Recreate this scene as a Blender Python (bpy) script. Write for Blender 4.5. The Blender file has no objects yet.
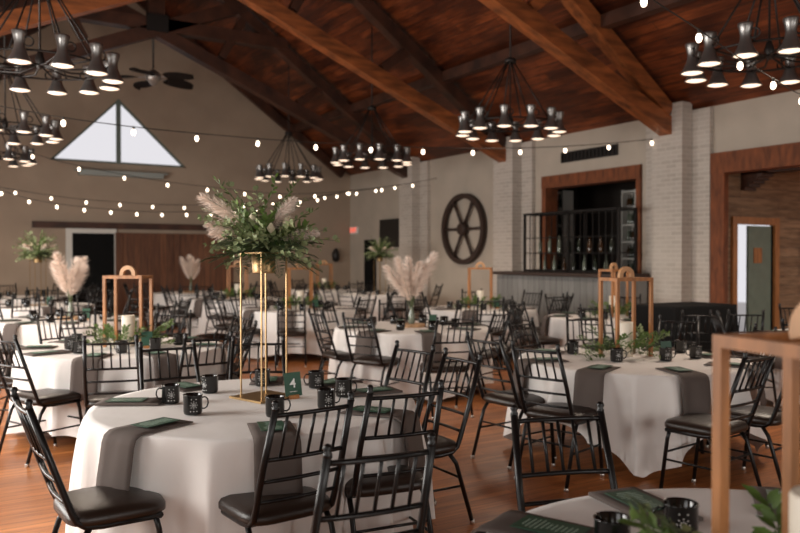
import bpy, bmesh, math, random
from mathutils import Vector, Matrix, Euler
R = random.Random(7)
PI = math.pi
D2R = PI/180
COL = bpy.context.scene.collection
F, H, HY = 778.0, 1.6, 257.0
YAW = 31.5*D2R
S, C = math.sin(YAW), math.cos(YAW)
XW, YG, XL, YB = 10.6, 20.07, -2.3, -5.0      # right wall, gable wall, left wall, wall behind
RX, EZ, RZ = 4.15, 3.97, 8.55                 # ridge, eave height, ridge height
SL = (RZ-EZ)/(XW-RX)

def wp(lat, d, z=0.0):                          # lateral offset and distance along the view direction -> room coordinates
    return Vector((d*S+lat*C, d*C-lat*S, z))
def wd(a, b):
    return Vector((b*S+a*C, b*C-a*S, 0)).normalized()
def on_gable(px, py, Y=YG):
    u = (px-400)/F; t = Y/(C-u*S)
    return t*(S+u*C), H+(HY-py)*t/F
def on_right(px, py, X=XW):
    u = (px-400)/F; t = X/(S+u*C)
    return t*(C-u*S), H+(HY-py)*t/F

# ------------------------------------------------------------------ materials
def new_mat(name):
    m = bpy.data.materials.new(name); m.use_nodes = True
    return m, m.node_tree, m.node_tree.nodes['Principled BSDF']
def mat(name, col, rough=.6, metal=0, emit=None, es=0, noise=0, nscale=8, bump=0, bscale=60, spec=None, sheen=0, alpha=None, stretch=(1,1,1)):
    m, nt, b = new_mat(name)
    b.inputs['Base Color'].default_value = (*col, 1)
    b.inputs['Roughness'].default_value = rough
    b.inputs['Metallic'].default_value = metal
    if spec is not None: b.inputs['Specular IOR Level'].default_value = spec
    if sheen: b.inputs['Sheen Weight'].default_value = sheen
    if emit:
        b.inputs['Emission Color'].default_value = (*emit, 1); b.inputs['Emission Strength'].default_value = es
    tc = nt.nodes.new('ShaderNodeTexCoord'); mp = nt.nodes.new('ShaderNodeMapping')
    mp.inputs['Scale'].default_value = stretch
    nt.links.new(tc.outputs['Object'], mp.inputs['Vector'])
    if noise:
        n = nt.nodes.new('ShaderNodeTexNoise'); n.inputs['Scale'].default_value = nscale; n.inputs['Detail'].default_value = 5
        nt.links.new(mp.outputs[0], n.inputs['Vector'])
        r = nt.nodes.new('ShaderNodeValToRGB')
        r.color_ramp.elements[0].position = .3; r.color_ramp.elements[1].position = .7
        r.color_ramp.elements[0].color = (*[c*(1-noise) for c in col], 1)
        r.color_ramp.elements[1].color = (*[min(1, c*(1+noise)) for c in col], 1)
        nt.links.new(n.outputs['Fac'], r.inputs['Fac']); nt.links.new(r.outputs[0], b.inputs['Base Color'])
    if bump:
        n = nt.nodes.new('ShaderNodeTexNoise'); n.inputs['Scale'].default_value = bscale; n.inputs['Detail'].default_value = 4
        nt.links.new(mp.outputs[0], n.inputs['Vector'])
        bp = nt.nodes.new('ShaderNodeBump'); bp.inputs['Strength'].default_value = bump; bp.inputs['Distance'].default_value = .01
        nt.links.new(n.outputs['Fac'], bp.inputs['Height']); nt.links.new(bp.outputs[0], b.inputs['Normal'])
    return m
def plank_mat(name, c1, c2, c3, width, length, rot, rough=.4, mortar=.004, gap=(.02,.01,.005), grain=.5, knots=.0):
    """boards: brick texture in object space; rot = euler that brings boards' length onto texture X and their width onto texture Y"""
    m, nt, b = new_mat(name)
    N = nt.nodes.new; Lk = nt.links.new
    tc = N('ShaderNodeTexCoord'); mp = N('ShaderNodeMapping'); mp.inputs['Rotation'].default_value = rot
    Lk(tc.outputs['Object'], mp.inputs['Vector'])
    br = N('ShaderNodeTexBrick'); br.offset = .37; br.offset_frequency = 2
    br.inputs['Scale'].default_value = 1; br.inputs['Brick Width'].default_value = length; br.inputs['Row Height'].default_value = width
    br.inputs['Mortar Size'].default_value = mortar; br.inputs['Mortar Smooth'].default_value = .2
    br.inputs['Color1'].default_value = (*c1, 1); br.inputs['Color2'].default_value = (*c2, 1); br.inputs['Mortar'].default_value = (*gap, 1)
    Lk(mp.outputs[0], br.inputs['Vector'])
    mp2 = N('ShaderNodeMapping'); mp2.inputs['Scale'].default_value = (1.0, 9, 9); Lk(mp.outputs[0], mp2.inputs['Vector'])
    no = N('ShaderNodeTexNoise'); no.inputs['Scale'].default_value = 2.2; no.inputs['Detail'].default_value = 7; no.inputs['Roughness'].default_value = .6
    Lk(mp2.outputs[0], no.inputs['Vector'])
    rp = N('ShaderNodeValToRGB'); rp.color_ramp.elements[0].position = .38; rp.color_ramp.elements[1].position = .62
    rp.color_ramp.elements[0].color = (*c3, 1); rp.color_ramp.elements[1].color = (1, 1, 1, 1)
    Lk(no.outputs['Fac'], rp.inputs['Fac'])
    mx = N('ShaderNodeMix'); mx.data_type = 'RGBA'; mx.blend_type = 'MULTIPLY'; mx.inputs['Factor'].default_value = grain
    Lk(br.outputs['Color'], mx.inputs['A']); Lk(rp.outputs[0], mx.inputs['B'])
    out = mx.outputs['Result']
    if knots:
        n2 = N('ShaderNodeTexNoise'); n2.inputs['Scale'].default_value = 1.3; n2.inputs['Detail'].default_value = 3
        mp3 = N('ShaderNodeMapping'); mp3.inputs['Scale'].default_value = (.7, 2.4, 2.4); Lk(mp.outputs[0], mp3.inputs['Vector']); Lk(mp3.outputs[0], n2.inputs['Vector'])
        r2 = N('ShaderNodeValToRGB'); r2.color_ramp.elements[0].position = .42; r2.color_ramp.elements[1].position = .6
        r2.color_ramp.elements[0].color = (.25, .2, .18, 1); r2.color_ramp.elements[1].color = (1, 1, 1, 1)
        Lk(n2.outputs['Fac'], r2.inputs['Fac'])
        m2 = N('ShaderNodeMix'); m2.data_type = 'RGBA'; m2.blend_type = 'MULTIPLY'; m2.inputs['Factor'].default_value = knots
        Lk(out, m2.inputs['A']); Lk(r2.outputs[0], m2.inputs['B']); out = m2.outputs['Result']
    Lk(out, b.inputs['Base Color'])
    b.inputs['Roughness'].default_value = rough
    bp = N('ShaderNodeBump'); bp.inputs['Strength'].default_value = .25; bp.inputs['Distance'].default_value = .01
    Lk(br.outputs['Fac'], bp.inputs['Height']); bp.invert = True; Lk(bp.outputs[0], b.inputs['Normal'])
    return m
HP = PI/2
M = {}
M['floor'] = plank_mat('oak_floor', (.64,.245,.075), (.45,.155,.044), (.55,.42,.36), .085, 1.3, (0,0,0), rough=.36, mortar=.0018, grain=.7, knots=.3)
M['ceil'] = plank_mat('pine_ceiling', (.27,.068,.018), (.13,.030,.009), (.4,.32,.3), .14, 2.6, (0,0,HP), rough=.45, grain=.9, knots=.8)
M['gable'] = mat('tan_plaster', (.36,.275,.205), .85, noise=.1, nscale=1.2, bump=.1, bscale=30)
M['plaster'] = mat('cream_plaster', (.46,.395,.325), .85, noise=.08, nscale=1.5, bump=.1, bscale=30)
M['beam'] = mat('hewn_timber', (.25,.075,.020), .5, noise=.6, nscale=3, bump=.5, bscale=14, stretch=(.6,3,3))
M['beamd'] = mat('dark_shaded_timber', (.05,.017,.008), .55, noise=.55, nscale=3, bump=.5, bscale=14)  # dark timber; on the farther trusses it also stands in for shade
M['trim'] = mat('red_stained_trim', (.17,.048,.014), .75, noise=.4, nscale=5, stretch=(3,3,.8))
M['barn'] = plank_mat('barn_boards', (.19,.075,.032), (.12,.045,.02), (.5,.4,.35), .16, 4, (HP,0,HP), rough=.6, grain=.8)
M['greywood'] = plank_mat('grey_boards', (.27,.265,.25), (.21,.205,.195), (.6,.6,.6), .15, 4, (0,HP,0), rough=.7, grain=.5, gap=(.03,.03,.03))
M['annex'] = plank_mat('rustic_wall_boards', (.34,.22,.13), (.22,.13,.07), (.5,.45,.4), .16, 1.6, (HP,0,0), rough=.7, grain=.9, gap=(.08,.06,.05))
def brick():
    m, nt, b = new_mat('whitewashed_brick'); N = nt.nodes.new; Lk = nt.links.new
    tc = N('ShaderNodeTexCoord'); sp = N('ShaderNodeSeparateXYZ'); ad = N('ShaderNodeMath'); cb = N('ShaderNodeCombineXYZ')
    Lk(tc.outputs['Object'], sp.inputs[0]); Lk(sp.outputs[0], ad.inputs[0]); Lk(sp.outputs[1], ad.inputs[1])
    Lk(ad.outputs[0], cb.inputs[0]); Lk(sp.outputs[2], cb.inputs[1])
    br = N('ShaderNodeTexBrick'); br.inputs['Scale'].default_value = 1; br.inputs['Brick Width'].default_value = .21; br.inputs['Row Height'].default_value = .072
    br.inputs['Mortar Size'].default_value = .008
    br.inputs['Color1'].default_value = (.50,.44,.385,1); br.inputs['Color2'].default_value = (.36,.305,.26,1); br.inputs['Mortar'].default_value = (.58,.53,.475,1)
    Lk(cb.outputs[0], br.inputs['Vector'])
    no = N('ShaderNodeTexNoise'); no.inputs['Scale'].default_value = 2.5; no.inputs['Detail'].default_value = 6
    mx = N('ShaderNodeMix'); mx.data_type = 'RGBA'; mx.blend_type = 'MIX'; mx.inputs['B'].default_value = (.52,.465,.41,1)
    Lk(no.outputs['Fac'], mx.inputs['Factor']); Lk(br.outputs['Color'], mx.inputs['A']); Lk(mx.outputs['Result'], b.inputs['Base Color'])
    bp = N('ShaderNodeBump'); bp.inputs['Strength'].default_value = .5; bp.inputs['Distance'].default_value = .01; bp.invert = True
    Lk(br.outputs['Fac'], bp.inputs['Height']); Lk(bp.outputs[0], b.inputs['Normal']); b.inputs['Roughness'].default_value = .8
    return m
M['brick'] = brick()
M['chair'] = mat('black_enamelled_steel', (.008,.007,.007), .30, 0, noise=.2, nscale=20, spec=.35)
M['vinyl'] = mat('dark_brown_vinyl', (.022,.013,.009), .36, bump=.15, bscale=180)
M['chrome'] = mat('steel_glide', (.6,.58,.55), .3, .9)
def cloth_mat(name, col, sheen=0):
    m, nt, b = new_mat(name); N = nt.nodes.new; Lk = nt.links.new
    b.inputs['Base Color'].default_value = (*col, 1); b.inputs['Roughness'].default_value = .85; b.inputs['Sheen Weight'].default_value = sheen; b.inputs['Specular IOR Level'].default_value = .2
    tc = N('ShaderNodeTexCoord'); n = N('ShaderNodeTexNoise'); n.inputs['Scale'].default_value = 3.5; n.inputs['Detail'].default_value = 3
    Lk(tc.outputs['Object'], n.inputs['Vector'])
    bp = N('ShaderNodeBump'); bp.inputs['Strength'].default_value = .35; bp.inputs['Distance'].default_value = .03
    Lk(n.outputs['Fac'], bp.inputs['Height']); Lk(bp.outputs[0], b.inputs['Normal'])
    return m
M['cloth'] = cloth_mat('white_linen', (.79,.75,.72))
M['napkin'] = cloth_mat('taupe_linen', (.115,.092,.082))
M['blackcloth'] = cloth_mat('black_drape', (.005,.005,.005))
M['menu'] = mat('green_card', (.018,.075,.042), .5)
M['ink'] = mat('pale_ink', (.30,.42,.34), .6)
M['white'] = mat('white_print', (.8,.8,.78), .5)
M['mug'] = mat('black_glazed_ceramic', (.006,.006,.006), .12, spec=.6)
M['gold'] = mat('brushed_gold', (.42,.28,.14), .42, 1)
M['cedar'] = mat('light_stained_wood', (.36,.145,.042), .5, noise=.3, nscale=6, stretch=(4,4,.8))
M['cedar2'] = mat('pale_wood_ring', (.52,.28,.13), .5, noise=.2, nscale=8)
M['bark'] = mat('wood_slice', (.42,.25,.13), .7, noise=.3, nscale=12)
M['wax'] = mat('ivory_wax', (.78,.70,.58), .5)
M['leaf'] = mat('green_leaf', (.09,.155,.03), .5, noise=.4, nscale=9)
M['leafd'] = mat('dark_green_leaf', (.035,.070,.020), .5, noise=.4, nscale=9)
M['euc'] = mat('eucalyptus_leaf', (.26,.31,.15), .6, noise=.3, nscale=7)
M['stem'] = mat('green_stem', (.10,.12,.05), .6)
M['pampas'] = mat('pampas_fluff', (.88,.75,.66), .9)
M['pale'] = mat('cream_petals', (.70,.62,.45), .8)
M['iron'] = mat('dark_bronze_iron', (.030,.026,.024), .45, .6)
M['lampshade'] = mat('galvanised_shade', (.27,.26,.25), .32, .85)
M['diff'] = mat('lit_diffuser', (.9,.8,.7), .5, emit=(1,.74,.54), es=1.5)
M['bulb'] = mat('lit_bulb', (1,.9,.8), .4, emit=(1,.80,.60), es=5)
M['wire'] = mat('black_cable', (.02,.018,.016), .6)
M['winframe'] = mat('sage_window_frame', (.14,.17,.15), .6)
M['ledge'] = mat('grey_steel_ledge', (.30,.32,.30), .5)
M['doorblk'] = mat('charcoal_door', (.007,.007,.007), .8, spec=.1)
M['greendoor'] = mat('sage_green_door', (.15,.20,.16), .55, noise=.1, nscale=6)
M['tv'] = mat('black_screen', (.012,.012,.012), .3)
M['red'] = mat('exit_red', (.7,.08,.05), .5, emit=(1,.15,.08), es=.8)
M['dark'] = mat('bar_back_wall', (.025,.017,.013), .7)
M['bottle'] = mat('dark_glass_bottle', (.02,.028,.018), .12)
M['amber'] = mat('amber_glass_bottle', (.05,.022,.008), .12)
M['clearb'] = mat('pale_glass_bottle', (.16,.18,.14), .1)
M['shelf'] = mat('pale_shelf_board', (.65,.62,.57), .6)
M['outside'] = mat('gravel_yard', (.45,.43,.41), .9)
M['wheel'] = mat('weathered_wheel_wood', (.035,.018,.012), .6)
M['blade'] = mat('palm_blade', (.012,.008,.006), .9, spec=.1)
M['lino'] = mat('silver_hub', (.35,.33,.31), .35, .7)
def glass():
    m, nt, b = new_mat('window_glass'); b.inputs['Base Color'].default_value = (1,1,1,1)
    b.inputs['Transmission Weight'].default_value = 1; b.inputs['Roughness'].default_value = 0; b.inputs['IOR'].default_value = 1.02
    return m
M['glass'] = glass()

# ------------------------------------------------------------------ mesh helpers
class MB:
    def __init__(s): s.bm = bmesh.new(); s.mi = 0
    def face(s, pts):
        vs = [s.bm.verts.new(p) for p in pts]
        f = s.bm.faces.new(vs); f.material_index = s.mi; return f
    def box(s, lo, hi, mtx=None):
        x0,y0,z0 = lo; x1,y1,z1 = hi
        P = [Vector(p) for p in ((x0,y0,z0),(x1,y0,z0),(x1,y1,z0),(x0,y1,z0),(x0,y0,z1),(x1,y0,z1),(x1,y1,z1),(x0,y1,z1))]
        if mtx: P = [mtx@p for p in P]
        v = [s.bm.verts.new(p) for p in P]
        for f in ((3,2,1,0),(4,5,6,7),(0,1,5,4),(1,2,6,5),(2,3,7,6),(3,0,4,7)):
            s.bm.faces.new([v[i] for i in f]).material_index = s.mi
        return s
    def beam(s, a, b, w, h, up=(0,0,1)):
        a = Vector(a); b = Vector(b); d = (b-a); L = d.length; d.normalize()
        sd = d.cross(Vector(up)).normalized(); u2 = sd.cross(d)
        m = Matrix(((d.x,sd.x,u2.x,a.x),(d.y,sd.y,u2.y,a.y),(d.z,sd.z,u2.z,a.z),(0,0,0,1)))
        return s.box((0,-w/2,-h/2),(L,w/2,h/2),m)
    def tube(s, pts, r, n=8, cap=True, smooth=True):
        pts = [Vector(p) for p in pts]
        rs = r if isinstance(r,(list,tuple)) else [r]*len(pts)
        rings = []; prev = None
        for i, p in enumerate(pts):
            if i == 0: t = pts[1]-pts[0]
            elif i == len(pts)-1: t = pts[-1]-pts[-2]
            else: t = (pts[i+1]-pts[i]).normalized()+(pts[i]-pts[i-1]).normalized()
            t.normalize()
            if prev is None:
                a = Vector((0,0,1)) if abs(t.z) < .9 else Vector((1,0,0))
                u = t.cross(a).normalized()
            else:
                u = (prev-t*prev.dot(t)).normalized()
            prev = u; v = t.cross(u)
            rings.append([s.bm.verts.new(p+(u*math.cos(2*PI*k/n)+v*math.sin(2*PI*k/n))*rs[i]) for k in range(n)])
        for i in range(len(rings)-1):
            for k in range(n):
                f = s.bm.faces.new([rings[i][k], rings[i][(k+1)%n], rings[i+1][(k+1)%n], rings[i+1][k]])
                f.material_index = s.mi; f.smooth = smooth
        if cap:
            for rg in (rings[0][::-1], rings[-1]):
                s.bm.faces.new(rg).material_index = s.mi
        return s
    def lathe(s, prof, n=20, c=(0,0,0), smooth=True, mtx=None):
        c = Vector(c); rings = []
        for r, z in prof:
            rings.append([s.bm.verts.new((mtx@Vector((r*math.cos(2*PI*k/n), r*math.sin(2*PI*k/n), z)) if mtx else Vector((r*math.cos(2*PI*k/n), r*math.sin(2*PI*k/n), z)))+c) for k in range(n)])
        for i in range(len(rings)-1):
            for k in range(n):
                f = s.bm.faces.new([rings[i][k], rings[i][(k+1)%n], rings[i+1][(k+1)%n], rings[i+1][k]])
                f.material_index = s.mi; f.smooth = smooth
        if prof[0][0] > 1e-4: s.bm.faces.new(rings[0][::-1]).material_index = s.mi
        if prof[-1][0] > 1e-4: s.bm.faces.new(rings[-1]).material_index = s.mi
        return s
    def torus(s, c, R_, r, ax='Z', n=32, m=8, a0=0, a1=2*PI):
        pts = []
        full = abs(a1-a0-2*PI) < 1e-6
        for i in range(n+1):
            a = a0+(a1-a0)*i/n; x, y = R_*math.cos(a), R_*math.sin(a)
            pts.append(Vector(c)+Vector({'Z':(x,y,0),'Y':(x,0,y),'X':(0,x,y)}[ax]))
        return s.tube(pts, r, m, cap=not full)
    def build(s, name, mats, parent=None, loc=None):
        bmesh.ops.recalc_face_normals(s.bm, faces=s.bm.faces[:]) if getattr(s, 'recalc', True) else None
        me = bpy.data.meshes.new(name); s.bm.to_mesh(me); s.bm.free()
        for m in (mats if isinstance(mats, (list,tuple)) else [mats]): me.materials.append(M[m])
        o = bpy.data.objects.new(name, me); COL.objects.link(o)
        if parent: o.parent = parent
        if loc is not None: o.location = loc
        return o
def tag(o, label=None, cat=None, group=None, kind=None):
    if label: o['label'] = label
    if cat: o['category'] = cat
    if group: o['group'] = group
    if kind: o['kind'] = kind
    return o
def empty(name, label, cat, loc=(0,0,0), rz=0, group=None):
    o = bpy.data.objects.new(name, None); COL.objects.link(o); o.empty_display_size = .1
    o.location = loc; o.rotation_euler.z = rz
    return tag(o, label, cat, group)
def to_mesh(o):
    me = bpy.data.meshes.new_from_object(o); n = bpy.data.objects.new(o.name, me); nm = o.name
    COL.objects.link(n); n.parent = o.parent; n.location = o.location; n.rotation_euler = o.rotation_euler
    bpy.data.objects.remove(o, do_unlink=True); n.name = nm; return n
def copy_tree(o, parent=None):
    c = o.copy(); COL.objects.link(c)
    if parent: c.parent = parent
    for ch in [x for x in o.children]: copy_tree(ch, c)
    return c
def place(o, used, loc, rz, label, group=None):
    r = o if not used else copy_tree(o)
    r.location = loc; r.rotation_euler.z = rz; r['label'] = label
    if group: r['group'] = group
    return r
def struct(o, label=None): 
    o['kind'] = 'structure'
    if label: o['label'] = label
    return o
def smooth(o, ang=None):
    for p in o.data.polygons: p.use_smooth = True
    return o

# ------------------------------------------------------------------ room shell
b = MB(); b.box((XL-.2,YB-.2,-.1),(XW+.2,YG+.2,0)); struct(b.build('floor','floor'))
# gable wall with triangular window
wx0, wz0 = on_gable(50,160.5); wx1, wz1 = on_gable(187,167.5); wxa, wza = on_gable(119.5,99)
wz0 = (wz0+wz1)/2
def wall_poly(name, outer, hole, thick, to3, m):
    """wall with one convex hole, built of quads between hole and outline (same vertex count)"""
    b = MB()
    n = len(outer)
    for off in (0, thick):
        for i in range(n):
            j = (i+1) % n
            b.face([to3(*outer[i],off), to3(*outer[j],off), to3(*hole[j],off), to3(*hole[i],off)])
    for i in range(n):
        j = (i+1) % n
        if (Vector(hole[i])-Vector(hole[j])).length > 1e-5:
            b.face([to3(*hole[i],0), to3(*hole[j],0), to3(*hole[j],thick), to3(*hole[i],thick)])
    bmesh.ops.remove_doubles(b.bm, verts=b.bm.verts[:], dist=1e-5)
    return b.build(name, m)
outer = [(XL,0),(XW,0),(XW,EZ),(RX,RZ),(XL,EZ)]
hole = [(wx0,wz0),(wx1,wz0),(wx1-.001,wz0+.001),(wxa,wza),(wx0+.001,wz0+.001)]
struct(wall_poly('wall_back', outer, hole, .25, lambda x,z,o: (x, YG+o, z), 'gable'), 'tan gable wall with triangular window')
# window
b = MB()
tri = [Vector((wx0,YG+.06,wz0)), Vector((wx1,YG+.06,wz0)), Vector((wxa,YG+.06,wza))]
for i in range(3): b.beam(tri[i], tri[(i+1)%3], .1, .07, up=(0,1,0))
b.beam(((wxa),YG+.06,wz0),(wxa,YG+.06,wza), .1, .10, up=(0,1,0))
w = struct(b.build('window_1','winframe'), 'triangular gable window in two panes')
b = MB(); b.face([t+Vector((0,.04,0)) for t in tri]); b.build('pane','glass',w)
b = MB()
x0, zt = on_gable(74,167); x1, zb = on_gable(166,173.5)
b.box((x0,YG-.22,zb-.03),(x1,YG-.01,zt-.09)); b.box((x0+.1,YG-.2,zb-.16),(x1-.1,YG-.02,zb-.03))
tag(b.build('window_ledge','ledge'), 'grey metal ledge box under the triangular gable window', 'ledge')
# right wall pieces
Yd1 = on_right(713,0)[0]; Yb1 = on_right(642,0)[0]; Yb0 = on_right(544,0)[0]
Yd0 = 4.0; LZ = 3.2
def boxobj(name, lo, hi, m, parent=None):
    b = MB(); b.box(lo, hi); return b.build(name, m, parent)
b = MB()
for lo, hi in (((XW,YB,0),(XW+.25,Yd0,EZ)), ((XW,Yd0,LZ),(XW+.25,Yd1,EZ)), ((XW,Yd1,0),(XW+.25,Yb1,EZ)),
               ((XW,Yb1,LZ),(XW+.25,Yb0,EZ)), ((XW,Yb1,0),(XW+.25,Yb0,1.25)), ((XW,Yb0,0),(XW+.25,YG+.25,EZ))): b.box(lo, hi)
struct(b.build('wall_right','plaster'), 'cream plaster side wall')
# left wall with windows, wall behind
def holed_wall(name, axis, pos, thick, a0, a1, ztop, wins, m):
    b = MB(); cuts = sorted(wins)
    def bx(u0,u1,z0,z1):
        if axis == 'x': b.box((pos-thick,u0,z0),(pos,u1,z1))
        else: b.box((u0,pos-thick,z0),(u1,pos,z1))
    cur = a0
    for u0,u1,z0,z1 in cuts:
        bx(cur,u0,0,ztop); bx(u0,u1,0,z0); bx(u0,u1,z1,ztop); cur = u1
    bx(cur,a1,0,ztop)
    return b, b.build(name, m)
LW = [(-3.4,-1.4,.9,3.1),(.6,2.6,.9,3.1),(4.6,6.6,.9,3.1),(8.6,10.6,.9,3.1),(12.8,14.8,.9,3.1)]
struct(holed_wall('wall_left','x',XL,.25,YB,YG+.25,EZ,LW,'plaster')[1])
BW = [(-.6,2.2,.8,3.0),(6.2,9.0,.8,3.0)]
bb, wo = holed_wall('wall_front','y',YB,.25,XL,XW,EZ,BW,'gable'); struct(wo)
b = MB()
b.face([(XL,YB,EZ),(XW,YB,EZ),(RX,YB,RZ)]); struct(b.build('wall_front_gable','gable'))
k = 2
for (u0,u1,z0,z1) in LW:
    b = MB(); X = XL-.1
    for p,q in (((X,u0,z0),(X,u1,z0)),((X,u0,z1),(X,u1,z1)),((X,u0,z0),(X,u0,z1)),((X,u1,z0),(X,u1,z1)),((X,(u0+u1)/2,z0),(X,(u0+u1)/2,z1)),((X,u0,(z0+z1)/2),(X,u1,(z0+z1)/2))):
        b.beam(p,q,.06,.06,up=(1,0,0))
    struct(b.build('window_%d'%k,'winframe')); k += 1
for (u0,u1,z0,z1) in BW:
    b = MB(); Y = YB-.1
    for p,q in (((u0,Y,z0),(u1,Y,z0)),((u0,Y,z1),(u1,Y,z1)),((u0,Y,z0),(u0,Y,z1)),((u1,Y,z0),(u1,Y,z1)),(((u0+u1)/2,Y,z0),((u0+u1)/2,Y,z1))):
        b.beam(p,q,.06,.06,up=(0,1,0))
    struct(b.build('window_%d'%k,'winframe')); k += 1
# ceiling (two slopes)
b = MB()
for sgn in (1,-1):
    xe = RX+sgn*(XW-RX+.3); ze = EZ-SL*.3
    P = [(RX,YB-.3,RZ),(xe,YB-.3,ze),(xe,YG+.3,ze),(RX,YG+.3,RZ)]
    Q = [(x,y,z+.2) for x,y,z in P]
    b.face(P); b.face(Q)
    for i in range(4): b.face([P[i],P[(i+1)%4],Q[(i+1)%4],Q[i]])
struct(b.build('ceiling','ceil'), 'red-brown board ceiling')
def roof_z(X): return RZ-SL*abs(X-RX)

# brick pillars
PY = [8.5, 12.67, 16.5]
plab = ['whitewashed brick pillar between the bar opening and the timber doorway', 'whitewashed brick pillar between the wagon wheel and the bar opening', 'whitewashed brick pillar left of the wagon wheel']
for y, lb in zip(PY, plab):
    y += .0
    t = empty('brick_pillar', lb, 'pillar', (0,0,0))
    t.location = (XW, y, 0)
    boxobj('wide_pier', (-.09,-.63,0),(0,.63,EZ-.02), 'brick', t)
    boxobj('front_pier', (-.33,-.30,0),(-.09,.30,EZ+.10), 'brick', t)

# trusses
tl = ['massive scissor roof truss above the bar opening, nearest of all', 'scissor roof truss bearing on the pillar left of the bar', 'scissor roof truss bearing on the pillar left of the wagon wheel', 'dark roof truss set against the far gable wall']
for i, (y, lb) in enumerate(zip([8.5,12.67,16.5,19.85], tl)):
    t = empty('roof_truss', lb, 'roof truss', (RX,y,0))
    w_ = .3 if i < 3 else .2
    hw = XW-RX
    for sg in (1,-1):
        b = MB(); b.beam((sg*(hw-.35),0,EZ-.02+.0),(0,0,RZ-.25),w_-.08,.22,up=(0,0,1)); b.build('rafter','beam' if i < 1 else 'beamd',t)  # same timber on every truss; farther ones get a darker tone as painted shade
        if i == 3: continue
        dy = .0
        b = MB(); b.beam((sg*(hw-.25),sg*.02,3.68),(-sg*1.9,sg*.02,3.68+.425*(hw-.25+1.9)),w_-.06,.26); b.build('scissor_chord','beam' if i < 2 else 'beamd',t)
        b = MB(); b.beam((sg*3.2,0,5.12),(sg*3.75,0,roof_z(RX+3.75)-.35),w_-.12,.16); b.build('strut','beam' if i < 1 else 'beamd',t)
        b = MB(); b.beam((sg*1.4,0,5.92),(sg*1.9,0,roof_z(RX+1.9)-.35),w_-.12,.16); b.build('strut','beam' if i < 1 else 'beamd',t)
    if i == 3: continue
    b = MB(); b.beam((-2.9,0,6.42),(2.9,0,6.42),w_-.02,.26); b.build('collar_beam','beamd',t)
    b = MB(); b.beam((0,0,6.25),(0,0,RZ-.2),w_+.02,.3,up=(0,1,0)); b.build('king_post','beamd',t)
    b = MB(); b.box((-.22,-w_/2-.035,6.25),(.22,-w_/2-.01,6.6)); b.build('steel_plate','iron',t)
pl = ['roof purlin on the right slope above the bar', 'ridge beam along the roof peak', 'roof purlin on the left slope']
for X, dz, lb in ((8.75,.1,pl[0]),(RX,.3,pl[1]),(-.45,.1,pl[2])):
    b = MB(); b.box((X-.09,YB,roof_z(X)-.25-(dz-.1)),(X+.09,YG,roof_z(X)-.06 if X != RX else RZ-.18))
    tag(b.build('roof_purlin','beamd'), lb, 'beam')

# gable wall furnishings
x0,z1 = on_gable(32,222.5); x1,_ = on_gable(232,227)
x0b = x0
struct(boxobj('trim_1',(x0,YG-.14,z1-.12),(x1,YG,z1+.03),'beamd'), 'long dark track beam over the doors')
xa,za = on_gable(115,228); xb,_ = on_gable(232,228)
b = MB()
b.box((xa,YG-.1,0.02),(xb,YG-.03,2.2))
d = struct(b.build('door_1','barn'), 'wide brown board sliding barn door')
for fx in (xa+.08,(xa+xb)/2,xb-.08): boxobj('door_stile',(fx-.07,YG-.13,.02),(fx+.07,YG-.1,2.2),'barn',d)
xa,za = on_gable(72,233); xb,_ = on_gable(114,233)
d = struct(boxobj('door_2',(xa,YG-.05,.02),(xb,YG+.0,za),'doorblk'), 'charcoal door in the gable wall')
b = MB(); b.tube([(xb-.12,YG-.05,1.0),(xb-.12,YG-.11,1.0),(xb-.25,YG-.11,1.0)],.012); b.build('door_handle','chrome',d)
b = MB()
b.box((xa-.14,YG-.06,0),(xa,YG,za)); b.box((xb,YG-.06,0),(xb+.05,YG,za)); b.box((xa-.14,YG-.06,za),(xb+.05,YG,za+.14))
struct(b.build('trim_2','shelf'), 'pale casing around charcoal door')
x, z = on_gable(334,255)
b = MB(); b.lathe([(.03,-.2),(.09,-.16),(.11,.0),(.07,.14),(.02,.2)],14,(x,YG-.12,z)); b.box((x-.06,YG-.12,z-.08),(x+.06,YG,z+.08))
tag(b.build('wall_sconce','iron'), 'small dark sconce on the gable wall near the corner', 'sconce')

# right wall furnishings
y, z = on_right(355.5,230.5)
t = empty('exit_sign','small red exit sign on the side wall near the far corner','sign',(XW-.07,y,z))
boxobj('sign_box',(-.0,-.2,-.1),(.06,.2,.1),'white',t)
cu = bpy.data.curves.new('exit_lettering','FONT'); cu.body = 'EXIT'; cu.size = .2; cu.align_x = 'CENTER'; cu.align_y = 'CENTER'; cu.extrude = .004
o = bpy.data.objects.new('exit_lettering', cu); COL.objects.link(o); o.parent = t; o.location = (-.008,0,0); o.rotation_euler = (HP,0,-HP); cu.materials.append(M['red']); to_mesh(o)
ya,z1 = on_right(366,240); yb,_ = on_right(376.5,240)
struct(boxobj('door_3',(XW-.06,yb,.02),(XW-.01,ya,z1),'doorblk'), 'dark doorway near the far corner')
ya,z1 = on_right(384,220); yb,z0 = on_right(403,247)
b = MB(); b.box((XW-.14,yb,z0),(XW-.05,ya,z1)); b.box((XW-.05,(ya+yb)/2-.1,(z0+z1)/2-.1),(XW,(ya+yb)/2+.1,(z0+z1)/2+.1))
t = tag(b.build('wall_screen','tv'), 'black wall mounted screen beyond the wagon wheel', 'screen')
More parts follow.
